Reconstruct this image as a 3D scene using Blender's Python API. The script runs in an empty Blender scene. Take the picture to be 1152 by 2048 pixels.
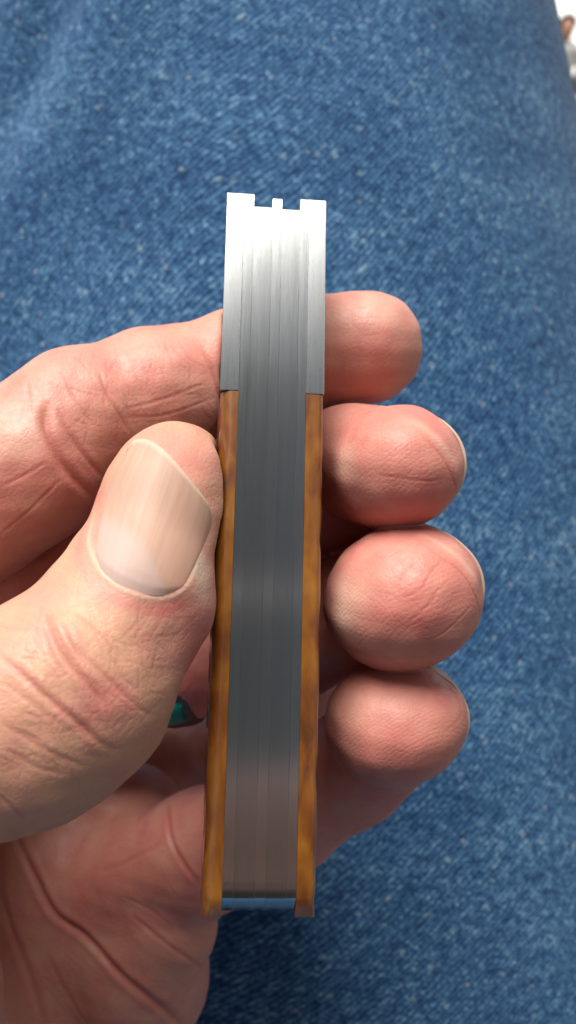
import bpy, bmesh, math, random
import numpy as np
from mathutils import Matrix, Vector, noise as mnoise

random.seed(7)
HRES = 0.52                                  # mm, cell of the hand's surface
rng = np.random.default_rng(7)
import time
T0 = time.time()
def tick(x):
    print('TICK', x, round(time.time() - T0, 1))
C = bpy.context.scene.collection
R = math.radians

# ------------------------------------------------------------------ camera
PITCH = R(27.5)
CAMZ = 0.62
F = 1760.0                                   # focal length in photo pixels
right = Vector((1, 0, 0))
view = Vector((0, math.cos(PITCH), -math.sin(PITCH)))
up = Vector((0, math.sin(PITCH), math.cos(PITCH)))
M = Matrix((
    (right.x, up.x, -view.x, 0),
    (right.y, up.y, -view.y, 0),
    (right.z, up.z, -view.z, CAMZ),
    (0, 0, 0, 1)))
cd = bpy.data.cameras.new('camera')
cam = bpy.data.objects.new('camera', cd)
C.objects.link(cam)
cam.matrix_world = M
cd.sensor_fit = 'VERTICAL'
cd.sensor_height = 36.0
cd.lens = F / 2048 * 36
cd.clip_start = 0.01
cd.clip_end = 3000
cd.dof.use_dof = True
cd.dof.focus_distance = 0.121
cd.dof.aperture_fstop = 24
bpy.context.scene.camera = cam

# ------------------------------------------------------------------ sky, sun, exposure
w = bpy.data.worlds.new('World')
bpy.context.scene.world = w
w.use_nodes = True
nt = w.node_tree
bg = nt.nodes['Background']
sky = nt.nodes.new('ShaderNodeTexSky')
sky.sky_type = 'NISHITA'
sky.sun_disc = False
SUN_CAM = Vector((-0.19, 0.865, 0.465)).normalized()     # towards the sun, in the camera's axes
SUN = (M.to_3x3() @ SUN_CAM).normalized()
sky.sun_elevation = math.asin(SUN.z)
sky.sun_rotation = math.atan2(SUN.x, SUN.y)
sky.air_density = 1.0
sky.dust_density = 2.0
sky.ozone_density = 1.0
hs = nt.nodes.new('ShaderNodeHueSaturation')          # thin overcast: the same sky, greyer
hs.inputs['Saturation'].default_value = 0.35
nt.links.new(sky.outputs[0], hs.inputs['Color'])
nt.links.new(hs.outputs[0], bg.inputs[0])
bg.inputs[1].default_value = 0.05
sd = bpy.data.lights.new('sun', 'SUN')
sd.energy = 5.0
sd.angle = R(41)
sd.color = (1.0, 0.95, 0.88)
so = bpy.data.objects.new('sun', sd)
C.objects.link(so)
so.rotation_euler = SUN.to_track_quat('Z', 'Y').to_euler()
so.location = (0, 0, 5)
vs = bpy.context.scene.view_settings
vs.view_transform = 'Standard'
vs.look = 'None'
vs.gamma = 1
vs.exposure = 0.44
bpy.context.scene.cycles.use_denoising = True
bpy.context.scene.cycles.max_bounces = 8
bpy.context.scene.cycles.diffuse_bounces = 3

# ------------------------------------------------------------------ helpers
def P(px, py, d):
    """photo pixel and depth in mm -> point in mm in the layout axes (right, up, towards viewer)"""
    return np.array([(px - 576) / F * d, (1024 - py) / F * d, -d], float)

def newmesh(name, verts, faces, mat, parent=None, mw=None, scale=0.001, smooth=True, sharp=None):
    me = bpy.data.meshes.new(name)
    v = np.asarray(verts, float) * scale
    me.from_pydata(v.tolist(), [], faces if isinstance(faces, list) else faces.tolist())
    me.update()
    if smooth:
        me.polygons.foreach_set('use_smooth', [True] * len(me.polygons))
        if sharp:
            me.set_sharp_from_angle(angle=R(sharp))
    ob = bpy.data.objects.new(name, me)
    C.objects.link(ob)
    if mat:
        me.materials.append(mat)
    if parent:
        ob.parent = parent
    if mw is not None:
        ob.matrix_world = mw
    return ob

def frombm(name, bm, mat, parent=None, mw=None, scale=0.001, sharp=35):
    me = bpy.data.meshes.new(name)
    bmesh.ops.scale(bm, vec=(scale,) * 3, verts=bm.verts)
    bmesh.ops.recalc_face_normals(bm, faces=bm.faces)
    bm.to_mesh(me)
    bm.free()
    me.polygons.foreach_set('use_smooth', [True] * len(me.polygons))
    me.set_sharp_from_angle(angle=R(sharp))
    ob = bpy.data.objects.new(name, me)
    C.objects.link(ob)
    me.materials.append(mat)
    if parent:
        ob.parent = parent
    if mw is not None:
        ob.matrix_world = mw
    return ob

def empty(name, mw, label, cat):
    o = bpy.data.objects.new(name, None)
    o.empty_display_size = 0.02
    C.objects.link(o)
    o.matrix_world = mw
    o['label'] = label
    o['category'] = cat
    return o

def tag(o, label, cat):
    o['label'] = label
    o['category'] = cat

def resample(pl, step):
    pl = np.asarray(pl, float)
    # smooth through the points (Catmull-Rom)
    out = []
    q = np.vstack([2 * pl[0] - pl[1], pl, 2 * pl[-1] - pl[-2]])
    for i in range(1, len(q) - 2):
        n = max(2, int(np.linalg.norm(q[i + 1] - q[i]) / step))
        t = np.linspace(0, 1, n, endpoint=False)[:, None]
        out.append(0.5 * (2 * q[i] + (q[i + 1] - q[i - 1]) * t + (2 * q[i - 1] - 5 * q[i] + 4 * q[i + 1] - q[i + 2]) * t ** 2 + (3 * q[i] - q[i - 1] - 3 * q[i + 1] + q[i + 2]) * t ** 3))
    out.append(pl[-1:])
    return np.vstack(out)

class Mat:
    def __init__(self, name):
        self.m = bpy.data.materials.new(name)
        self.m.use_nodes = True
        self.nt = self.m.node_tree
        self.b = self.nt.nodes['Principled BSDF']
    def n(self, t, **kw):
        nd = self.nt.nodes.new(t)
        for k, v in kw.items():
            if k in nd.inputs.keys() if isinstance(k, str) else False:
                nd.inputs[k].default_value = v
            else:
                setattr(nd, k, v)
        return nd
    def l(self, a, b):
        self.nt.links.new(a, b)
    def set(self, **kw):
        for k, v in kw.items():
            self.b.inputs[k.replace('_', ' ')].default_value = v
    def math(self, op, a, b=None, c=None):
        nd = self.nt.nodes.new('ShaderNodeMath')
        nd.operation = op
        for i, x in enumerate((a, b, c)):
            if x is None:
                continue
            if hasattr(x, 'default_value') or hasattr(x, 'links'):
                self.l(x, nd.inputs[i])
            else:
                nd.inputs[i].default_value = x
        return nd.outputs[0]
    def mix(self, fac, a, b, blend='MIX'):
        nd = self.nt.nodes.new('ShaderNodeMix')
        nd.data_type = 'RGBA'
        nd.blend_type = blend
        for i, x in ((0, fac), (6, a), (7, b)):
            if hasattr(x, 'links'):
                self.l(x, nd.inputs[i])
            elif i == 0:
                nd.inputs[0].default_value = x
            else:
                nd.inputs[i].default_value = (*x, 1) if len(x) == 3 else x
        return nd.outputs[2]
    def ramp(self, fac, stops):
        nd = self.nt.nodes.new('ShaderNodeValToRGB')
        self.l(fac, nd.inputs[0])
        e = nd.color_ramp.elements
        while len(e) < len(stops):
            e.new(0.5)
        for el, (p, c) in zip(e, stops):
            el.position = p
            el.color = (c, c, c, 1) if isinstance(c, (int, float)) else (*c, 1)
        return nd.outputs[0]
    def coords(self, kind='Object', scale=(1, 1, 1), rot=(0, 0, 0)):
        tc = self.nt.nodes.new('ShaderNodeTexCoord')
        mp = self.nt.nodes.new('ShaderNodeMapping')
        mp.inputs['Scale'].default_value = scale
        mp.inputs['Rotation'].default_value = rot
        self.l(tc.outputs[kind], mp.inputs[0])
        return mp.outputs[0]
    def noise(self, vec, scale, detail=2, rough=0.5, dist=0.0):
        nd = self.nt.nodes.new('ShaderNodeTexNoise')
        nd.inputs['Scale'].default_value = scale
        nd.inputs['Detail'].default_value = detail
        nd.inputs['Roughness'].default_value = rough
        nd.inputs['Distortion'].default_value = dist
        self.l(vec, nd.inputs['Vector'])
        return nd.outputs[0]
    def bump(self, h, strength=1.0, distance=0.0001, normal=None):
        nd = self.nt.nodes.new('ShaderNodeBump')
        nd.inputs['Strength'].default_value = strength
        nd.inputs['Distance'].default_value = distance
        self.l(h, nd.inputs['Height'])
        if normal is not None:
            self.l(normal, nd.inputs['Normal'])
        return nd.outputs[0]
    def attr(self, name):
        nd = self.nt.nodes.new('ShaderNodeAttribute')
        nd.attribute_name = name
        return nd.outputs['Fac']

def set_attr(ob, name, vals):
    a = ob.data.attributes.new(name, 'FLOAT', 'POINT')
    a.data.foreach_set('value', np.asarray(vals, np.float32))

# ------------------------------------------------------------------ materials
def mat_denim():
    m = Mat('denim')
    uv = m.coords('UV')
    # twill rows run diagonally; yarn beads along them, faded white slubs here and there
    warp = m.coords('UV', scale=(1.1, 0.62, 1), rot=(0, 0, R(26)))
    n1 = m.noise(warp, 1.25, 3, 0.65, 0.2)
    n2 = m.noise(m.coords('UV', scale=(1, .7, 1), rot=(0, 0, R(24))), 0.45, 2, 0.6)
    n3 = m.noise(uv, 0.03, 3, 0.6)
    vor = m.n('ShaderNodeTexVoronoi')
    vor.inputs['Scale'].default_value = 0.62
    m.l(m.coords('UV', scale=(1.1, .75, 1), rot=(0, 0, R(26))), vor.inputs['Vector'])
    sl = m.n('ShaderNodeSeparateColor')
    m.l(vor.outputs['Color'], sl.inputs[0])
    slub = m.math('MULTIPLY', m.math('GREATER_THAN', sl.outputs[0], 0.955), m.ramp(vor.outputs['Distance'], [(0.12, 1.0), (0.5, 0.0)]))
    wv = m.n('ShaderNodeTexWave')
    wv.inputs['Scale'].default_value = 0.26
    wv.inputs['Distortion'].default_value = 3.0
    wv.inputs['Detail'].default_value = 1
    wv.inputs['Detail Scale'].default_value = 0.6
    m.l(m.coords('UV', rot=(0, 0, R(-33))), wv.inputs['Vector'])
    s = m.math('ADD', m.math('MULTIPLY', n1, 0.72), m.math('MULTIPLY', n2, 0.42))
    s = m.math('ADD', s, m.math('MULTIPLY', wv.outputs['Fac'], 0.11))
    s = m.math('ADD', s, m.math('MULTIPLY', n3, 0.24))
    col = m.ramp(s, [(0.52, (0.005, 0.018, 0.055)), (0.70, (0.017, 0.058, 0.142)), (0.83, (0.054, 0.140, 0.262)), (0.96, (0.20, 0.33, 0.43))])
    col = m.mix(m.math('MULTIPLY', slub, 0.35), col, (0.42, 0.50, 0.50))
    m.l(col, m.b.inputs['Base Color'])
    m.set(Roughness=0.95)
    m.b.inputs['Specular IOR Level'].default_value = 0.15
    m.b.inputs['Sheen Weight'].default_value = 0.06
    m.b.inputs['Sheen Roughness'].default_value = 0.5
    m.l(m.bump(s, 0.8, 0.0006), m.b.inputs['Normal'])
    return m.m

def mat_skin():
    m = Mat('skin')
    red = m.attr('red')
    pale = m.attr('pale')
    cre = m.attr('crease')
    ob = m.coords('Object')
    mott = m.noise(ob, 160, 3, 0.6)
    mott2 = m.noise(ob, 700, 2, 0.6)
    r = m.math('ADD', red, m.math('MULTIPLY', m.math('SUBTRACT', mott, 0.5), 0.9))
    r = m.math('ADD', r, m.math('MULTIPLY', m.math('SUBTRACT', mott2, 0.5), 0.25))
    col = m.ramp(r, [(0.0, (0.57, 0.335, 0.205)), (0.5, (0.56, 0.258, 0.195)), (1.0, (0.52, 0.155, 0.132))])
    col = m.mix(pale, col, (0.64, 0.48, 0.37))
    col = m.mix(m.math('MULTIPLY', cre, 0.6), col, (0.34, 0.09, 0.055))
    m.l(col, m.b.inputs['Base Color'])
    m.b.subsurface_method = 'RANDOM_WALK'
    m.set(Roughness=0.47)
    m.b.inputs['Subsurface Weight'].default_value = 0.28
    m.b.inputs['Subsurface Radius'].default_value = (1.0, 0.35, 0.2)
    m.b.inputs['Subsurface Scale'].default_value = 0.0022
    m.b.inputs['Specular IOR Level'].default_value = 0.38
    vor = m.n('ShaderNodeTexVoronoi')
    vor.feature = 'DISTANCE_TO_EDGE'
    vor.inputs['Scale'].default_value = 1000
    m.l(ob, vor.inputs['Vector'])
    cells = m.ramp(vor.outputs['Distance'], [(0.0, 0.0), (0.18, 1.0)])
    rough = m.noise(ob, 2600, 2, 0.6)
    h = m.math('ADD', m.math('MULTIPLY', cells, 0.5), m.math('MULTIPLY', rough, 0.9))
    h = m.math('ADD', h, m.math('MULTIPLY', m.noise(ob, 420, 3, 0.55), 1.5))
    wv = m.n('ShaderNodeTexWave')
    wv.inputs['Scale'].default_value = 560
    wv.inputs['Distortion'].default_value = 14
    wv.inputs['Detail'].default_value = 0
    wv.inputs['Detail Scale'].default_value = 0.18
    m.l(m.coords('Object', rot=(0.3, 0.5, R(62))), wv.inputs['Vector'])
    h = m.math('ADD', h, m.math('MULTIPLY', m.math('MULTIPLY', wv.outputs['Fac'], m.attr('pad')), 0.28))
    n0 = m.bump(h, 0.55, 0.00007)
    m.l(n0, m.b.inputs['Normal'])
    m.l(m.ramp(m.noise(ob, 900, 2), [(0.3, 0.40), (0.7, 0.58)]), m.b.inputs['Roughness'])
    return m.m

def mat_nail():
    m = Mat('nail')
    lun = m.attr('lunula')
    edge = m.attr('edge')
    ob = m.coords('UV', scale=(1, 0.06, 1))
    st = m.noise(ob, 1.6, 3, 0.6)
    col = m.mix(m.ramp(st, [(.35, 0), (.65, 1)]), (0.50, 0.325, 0.245), (0.44, 0.275, 0.205))
    col = m.mix(m.attr('deep'), col, (0.40, 0.225, 0.165))
    col = m.mix(m.math('MULTIPLY', lun, .7), col, (0.47, 0.345, 0.315))
    col = m.mix(edge, col, (0.62, 0.45, 0.35))
    m.l(col, m.b.inputs['Base Color'])
    m.set(Roughness=0.5)
    m.b.inputs['Specular IOR Level'].default_value = 0.28
    m.b.inputs['Subsurface Weight'].default_value = 0.25
    m.b.inputs['Subsurface Radius'].default_value = (1.0, 0.45, 0.3)
    m.b.inputs['Subsurface Scale'].default_value = 0.0012
    m.l(m.bump(st, 0.3, 0.00008), m.b.inputs['Normal'])
    return m.m

def mat_steel(name, base, rough, seed=0.0):
    m = Mat(name)
    lines = m.noise(m.coords('Object', scale=(1, 0.012, 1)), 5200, 4, 0.7)
    broad = m.noise(m.coords('Object', scale=(1, 0.02, 0.2)), 1100, 2, 0.6)
    cross = m.noise(m.coords('Object', scale=(1, 0.08, 1), rot=(0, 0, R(-58))), 3800, 2, 0.6)
    h = m.math('ADD', lines, m.math('MULTIPLY', broad, 1.2))
    h = m.math('ADD', h, m.math('MULTIPLY', m.ramp(cross, [(0.62, 0.0), (0.7, 1.0)]), 0.5))
    m.l(m.bump(h, 0.05, 0.000002), m.b.inputs['Normal'])
    col = m.mix(broad, tuple(b * 0.93 for b in base), tuple(min(1, b * 1.07) for b in base))
    m.l(col, m.b.inputs['Base Color'])
    m.set(Metallic=1.0)
    m.l(m.ramp(lines, [(0.3, rough - 0.018), (0.7, rough + 0.025)]), m.b.inputs['Roughness'])
    m.b.inputs['Anisotropic'].default_value = 0.8       # brushed along the knife
    tg = m.n('ShaderNodeTangent')
    tg.direction_type = 'RADIAL'
    tg.axis = 'Y'
    m.l(tg.outputs[0], m.b.inputs['Tangent'])
    return m.m

def mat_bone():
    m = Mat('amber_bone')
    jig = m.attr('jig')
    outer = m.attr('outer')
    ob = m.coords('Object', scale=(1, 0.35, 1))
    n = m.noise(ob, 420, 4, 0.6, 0.4)
    n2 = m.noise(m.coords('Object'), 130, 2, 0.5)
    s = m.math('ADD', m.math('MULTIPLY', n, 0.55), m.math('MULTIPLY', n2, 0.5))
    col = m.ramp(s, [(0.38, (0.055, 0.012, 0.004)), (0.47, (0.14, 0.038, 0.004)), (0.58, (0.225, 0.080, 0.006)), (0.72, (0.30, 0.135, 0.016))])
    col = m.mix(0.2, col, (0.23, 0.085, 0.007))
    col = m.mix(m.math('MULTIPLY', outer, 0.85), col, (0.19, 0.055, 0.030))
    col = m.mix(m.math('MULTIPLY', jig, 0.8), col, (0.10, 0.018, 0.008))
    m.l(col, m.b.inputs['Base Color'])
    m.set(Roughness=0.33)
    m.b.inputs['Coat Weight'].default_value = 0.9
    m.b.inputs['Coat Roughness'].default_value = 0.12
    m.b.inputs['Subsurface Weight'].default_value = 0.15
    m.b.inputs['Subsurface Radius'].default_value = (1, 0.5, 0.15)
    m.b.inputs['Subsurface Scale'].default_value = 0.0012
    m.l(m.bump(n, 0.25, 0.00015), m.b.inputs['Normal'])
    return m.m

def mat_plain(name, col, rough=0.8, nscale=20, amt=0.25, metallic=0.0):
    m = Mat(name)
    n = m.noise(m.coords('Object'), nscale, 4, 0.6)
    c = m.mix(n, tuple(x * (1 - amt) for x in col), tuple(min(1, x * (1 + amt)) for x in col))
    m.l(c, m.b.inputs['Base Color'])
    m.set(Roughness=rough, Metallic=metallic)
    return m.m

# ------------------------------------------------------------------ ground
GM = mat_plain('dark_earth', (0.10, 0.092, 0.08), 0.95, 2.0, 0.25)
BM_ = mat_plain('added_slope_white', (0.82, 0.81, 0.79), 0.9, 2.0, 0.05)  # for an invented slope, so pale that sunlight burns the far corner white
bk = newmesh('added_white_slope', [(-120, 14, -.3), (120, 14, -.3), (120, 16, .5), (-120, 16, .5), (-120, 30, 9), (120, 30, 9), (120, 60, 11), (-120, 60, 11), (120, 60, -.3), (-120, 60, -.3)],
             np.array([(0, 1, 2, 3), (3, 2, 5, 4), (4, 5, 6, 7), (7, 6, 8, 9), (1, 0, 9, 8)]), BM_, scale=1, smooth=False)
bk['kind'] = 'structure'
g = newmesh('ground', [(-900, -900, 0), (900, -900, 0), (900, 900, 0), (-900, 900, 0)], [(0, 1, 2, 3)], GM, scale=1, smooth=False)
g['kind'] = 'structure'

# ------------------------------------------------------------------ jeans leg behind the hand
def build_jeans():
    cl = resample([(-14., -520, 330), (-14., -490, 150), (-14., -430, -20), (-14., -330, -205), (-14., -170, -308), (-14., 60, -340), (-14., 240, -366), (-14., 420, -384)], 3.0)
    cum = np.r_[0, np.cumsum(np.linalg.norm(np.diff(cl, axis=0), axis=1))]
    L = cum[-1]
    X = np.array([1.0, 0, 0])
    nu, nv = 170, 200
    verts, uvs = [], []
    for i in range(nu + 1):
        t = i / nu
        s = t * L
        # knee end bends away and closes, hip end stays open past the frame
        c0 = np.array([np.interp(s, cum, cl[:, k]) for k in range(3)])
        c1 = np.array([np.interp(s + 4, cum, cl[:, k]) for k in range(3)]) if t < .97 else c0 * 2 - np.array([np.interp(s - 4, cum, cl[:, k]) for k in range(3)])
        ax = (c1 - c0) / np.linalg.norm(c1 - c0)
        Z = np.cross(X, ax)                  # towards the viewer
        yc = c0[1]
        rx, rz = max(60, 113 + .17 * (206 - yc) if yc > 60 else 136.8 + 20 * (1 - math.exp(-(60 - yc) * .17 / 20))), 94
        e = max(0.0, (t - 0.82) / 0.18)
        rr = math.sqrt(max(0.0, 1 - e * e)) if e > 0 else 1.0
        c = c0 - Z * (30 * e * e)
        for j in range(nv + 1):
            a = 2 * math.pi * j / nv
            ca, sa = math.cos(a), math.sin(a)
            q = 2 / 2.35
            ux = math.copysign(abs(ca) ** q, ca) * rx * rr
            uz = math.copysign(abs(sa) ** q, sa) * rz * rr
            p = c + X * ux + Z * uz
            arc = a * 105
            # soft folds
            f = 0.0
            for k, (amp, fx, fy, ph) in enumerate(((1.6, .021, .012, .3), (1.0, .045, -.02, 1.7), (.5, .09, .05, 2.6))):
                f += amp * math.sin(fx * ux + fy * s * 1.0 + ph + 1.2 * math.sin(.008 * s + k))
            # one deeper fold toward the upper left
            d = (ux + 60) * .9 - (yc - 129) * .43
            f -= 6.0 * math.exp(-(d / 8.0) ** 2) * (1 if sa > 0 else 0)
            f += 2.5 * math.exp(-((d - 20) / 14.0) ** 2) * (1 if sa > 0 else 0)
            p = p + Z * (f * max(0, sa) * rr) + X * (0.6 * f * ca * rr)
            verts.append(p)
            uvs.append((arc, s))
    faces = []
    W = nv + 1
    for i in range(nu):
        for j in range(nv):
            faces.append((i * W + j, i * W + j + 1, (i + 1) * W + j + 1, (i + 1) * W + j))
    ob = newmesh('jeans', verts, faces, mat_denim(), mw=M)
    uvl = ob.data.uv_layers.new(name='UVMap')
    lv = np.empty(len(ob.data.loops), int)
    ob.data.loops.foreach_get('vertex_index', lv)
    uvl.data.foreach_set('uv', np.asarray(uvs, np.float32)[lv].ravel())
    sol = ob.modifiers.new('cloth', 'SOLIDIFY')
    sol.thickness = 0.001
    sol.offset = -1 
    tag(ob, 'faded blue denim jeans leg filling the background behind the hand and knife', 'jeans')
    return ob
build_jeans()

# ------------------------------------------------------------------ pocket knife frame
KO = P(518, 1842, 112.0)                    # bottom end of the spine
KT = P(555, 388, 130.5)                     # top end
KL = float(np.linalg.norm(KT - KO))
ky = (KT - KO) / KL
kz = np.array([0, 0, 1.0]) - ky * ky[2]
kz /= np.linalg.norm(kz)
kx = np.cross(ky, kz)
ROLL = R(4.5)
kz2 = kz * math.cos(ROLL) + kx * math.sin(ROLL)
kx2 = np.cross(ky, kz2)
KR = np.stack([kx2, ky, kz2], 1)            # columns: knife axes in the layout axes
KM = M @ (Matrix.Translation(Vector(KO * 0.001)) @ Matrix(KR.tolist()).to_4x4())

def ky_at(py):
    best = min(range(0, int(KL * 20) + 20), key=lambda i: abs((1024 - F * (KO + ky * i / 20)[1] / -(KO + ky * i / 20)[2]) - py))
    return best / 20

STEEL = mat_steel('spring_steel', (0.47, 0.49, 0.485), 0.24)
NICKEL = mat_steel('bolster_nickel', (0.47, 0.485, 0.485), 0.28)
LINER = mat_steel('liner_nickel', (0.52, 0.54, 0.535), 0.23)
BONE = mat_bone()
knife = empty('pocket_knife', KM, 'closed pocket knife held spine up, bright steel back with amber bone sides', 'pocket knife')

def spine_z(y):
    t = (y - KL * 0.5) / (KL * 0.5)
    return -0.9 * t * t

def profile(y0, y1, depth=20.0, chamfer_top=0.0, end=True, dz=0.0):
    pts = []
    if end and y0 < 1:
        pts += [(y0 + 3.2, -depth), (y0 + 0.9, -depth + 4), (y0, -9), (y0 - 0.15, -6.0), (y0 + 0.15, -4.4), (y0 + 1.05, -2.75), (y0 + 2.05, -1.32)]
        ys = np.linspace(y0 + 2.5, y1 - chamfer_top, 46)
    else:
        pts += [(y0, -depth)]
        ys = np.linspace(y0, y1 - chamfer_top, 46)
    for y in ys:
        pts.append((y, spine_z(y) + dz))
    if chamfer_top:
        pts.append((y1, spine_z(y1) - chamfer_top + dz))
    pts += [(y1, -depth + 3), (y1 - 2, -depth)]
    return pts

def slab(name, pts, x0, x1, mat, bev=0.032, topcut=None):
    bm = bmesh.new()
    a = [bm.verts.new((x0, y, z)) for y, z in pts]
    b = [bm.verts.new((x1, y, z)) for y, z in pts]
    n = len(pts)
    bm.faces.new(a)
    bm.faces.new(list(reversed(b)))
    for i in range(n):
        bm.faces.new((a[i], b[i], b[(i + 1) % n], a[(i + 1) % n]))
    bmesh.ops.recalc_face_normals(bm, faces=bm.faces)
    if bev:
        ed = [e for e in bm.edges if e.is_manifold and e.calc_face_angle(0) > 0.5]
        bmesh.ops.bevel(bm, geom=ed, offset=bev, segments=1, profile=0.5, affect='EDGES', clamp_overlap=True)
    return frombm(name, bm, mat, knife, sharp=28)

YB = ky_at(783)
G = 0.004
slab('spring', profile(0.0, KL - 1.75, dz=-0.004), -3.35 + G, -0.62 - G, STEEL)
slab('spring', profile(0.0, KL - 1.90, dz=-0.006), 0.80 + G, 3.50 - G, STEEL)
slab('centre_liner', profile(0.05, KL - 0.05, chamfer_top=0.25), -0.62, 0.80, LINER)
slab('liner', profile(0.02, KL + 0.25), -4.80, -3.35, LINER)
slab('liner', profile(0.02, KL - 0.05), 3.50, 4.78, LINER)
slab('bolster', profile(YB, KL + 0.27, end=False, dz=0.012), -7.45, -4.80 - .003, NICKEL, bev=0.06)
slab('bolster', profile(YB, KL - 0.03, end=False, dz=0.012), 4.78 + .003, 7.40, NICKEL, bev=0.06)

def scale_part(side):
    xin = 4.80 + 0.02
    n = 220
    y0, y1 = -0.15, YB - 0.10
    # gouges of the jigged bone
    gou = [(random.uniform(y0, y1), random.uniform(-18, -3.2), random.uniform(1.0, 2.6), random.uniform(.6, 1.2), random.uniform(.18, .5)) for _ in range(120)]
    # gouges that bite into the spine edge
    y = 2.0
    while y < y1 - 2:
        gou.append((y, random.uniform(-1.0, -0.2), random.uniform(.7, 2.4), random.uniform(.5, 1.0), random.uniform(.03, .15)))
        y += random.uniform(5, 16)
    sec = []
    RS, RZ = (5.6, 2.1) if side < 0 else (6.6, .8)
    for k in range(3):
        sec.append((xin + (RS - xin) * k / 2, 0.0))
    for k in range(1, 9):                     # rounded shoulder
        a = math.pi / 2 * k / 8
        sec.append((RS + (7.35 - RS) * math.sin(a), -RZ + RZ * math.cos(a)))
    for k in range(1, 18):
        z = -RZ - (19.25 - RZ) * k / 17
        sec.append((7.35 + 0.35 * math.sin(math.pi * k / 17), z))
    sec.append((xin, -19.3))
    verts, jig, out = [], [], []
    for i in range(n + 1):
        yy = y0 + (y1 - y0) * i / n
        e = 1.0
        for (x, z) in sec:
            dd = 0.0
            wgt = min(1.0, max(0.0, (x - 5.2) / 1.0))
            for (gy, gz, ly, lz, dp) in gou:
                ddy = (yy - gy) / ly
                if abs(ddy) < 2.5:
                    dd = max(dd, dp * math.exp(-ddy * ddy - ((z - gz) / lz) ** 2))
            dd *= wgt
            wv = 0.025 * wgt * math.sin(yy * .9 + 2 * math.sin(yy * .31 + side))
            zz = z + spine_z(yy) - 0.02
            if yy < 2.4 and z > -3.3:         # follows the rounded end of the spine
                zz -= 1.3 * max(0, (2.4 - yy) / 2.5) ** 1.5 * (1 - z / -3.3)
            verts.append((side * (x - dd * 1.1 + wv), yy, zz - dd * 0.35 * (1 if z > -1.3 else 0)))
            jig.append(min(1.0, dd / 0.33))
            out.append(min(1.0, max(0.0, (-z - 0.5 * RZ) / (0.6 * RZ))) if x > 5 else 0.0)
    m = len(sec)
    faces = []
    for i in range(n):
        for j in range(m):
            a, b = i * m + j, i * m + (j + 1) % m
            faces.append((a, b, b + m, a + m))
    faces.append(tuple(range(m)))
    faces.append(tuple(range(n * m, n * m + m))[::-1])
    ob = newmesh('handle_scale', verts, faces, BONE, parent=knife, sharp=45)
    bm = bmesh.new()
    bm.from_mesh(ob.data)
    bmesh.ops.recalc_face_normals(bm, faces=bm.faces)
    bm.to_mesh(ob.data)
    bm.free()
    set_attr(ob, 'jig', jig)
    set_attr(ob, 'outer', out)
    return ob
scale_part(-1)
scale_part(1)

# ------------------------------------------------------------------ signed distances for flesh
def caps(A, B, r1, r2, u=None, fac=1.0):
    return ('c', np.asarray(A, float), np.asarray(B, float), r1, r2, u, fac)
def ell(Cc, rad, Rm=None):
    return ('e', np.asarray(Cc, float), np.asarray(rad, float), np.eye(3) if Rm is None else Rm)

def d_prim(pr, p):
    if pr[0] == 'c':
        _, A, B, r1, r2, u, fac = pr
        ba = B - A
        q = p - A
        h = np.clip(q @ ba / (ba @ ba), 0, 1)
        q = q - h[:, None] * ba
        if u is not None:
            q = q + ((1 / fac - 1) * (q @ u))[:, None] * u
        return np.sqrt((q * q).sum(1)) - (r1 + (r2 - r1) * h)
    _, Cc, rad, Rm = pr
    q = (p - Cc) @ Rm
    k0 = np.sqrt(((q / rad) ** 2).sum(1))
    k1 = np.sqrt(((q / rad ** 2) ** 2).sum(1)) + 1e-9
    return k0 * (k0 - 1) / k1

def smin(a, b, k):
    h = np.clip(0.5 + 0.5 * (b - a) / k, 0, 1)
    return b + (a - b) * h - k * h * (1 - h)

def bounds(prims):
    lo, hi = [], []
    for pr in prims:
        if pr[0] == 'c':
            lo.append(np.minimum(pr[1] - pr[3], pr[2] - pr[4])); hi.append(np.maximum(pr[1] + pr[3], pr[2] + pr[4]))
        else:
            lo.append(pr[1] - max(pr[2])); hi.append(pr[1] + max(pr[2]))
    return np.min(lo, 0), np.max(hi, 0)

BOX = {}
def d_group(g, p, far=None):
    prims, k = g
    if far is not None and len(p) > 50:      # far from the whole group: its box distance will do
        if id(prims) not in BOX:
            BOX[id(prims)] = bounds(prims)
        lo, hi = BOX[id(prims)]
        q = np.maximum(np.maximum(lo - p, p - hi), 0)
        r = np.sqrt((q * q).sum(1))
        near = r < far
        if near.any():
            r[near] = d_group(g, p[near])
        r[~near] += 3
        return r
    r = None
    for pr in prims:
        d = d_prim(pr, p)
        r = d if r is None else smin(r, d, k)
    return r

def chain(pts, k, extra=()):
    q = [(P(a, b, d), r) for a, b, d, r in pts]
    return ([caps(q[i][0], q[i + 1][0], q[i][1], q[i + 1][1]) for i in range(len(q) - 1)] + list(extra), k)

def basis(a, n):
    a = np.asarray(a, float); a = a / np.linalg.norm(a)
    n = np.asarray(n, float); n = n - a * (n @ a); n = n / np.linalg.norm(n)
    return np.stack([n, np.cross(a, n), a], 1)      # columns: dorsal, side, along

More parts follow.
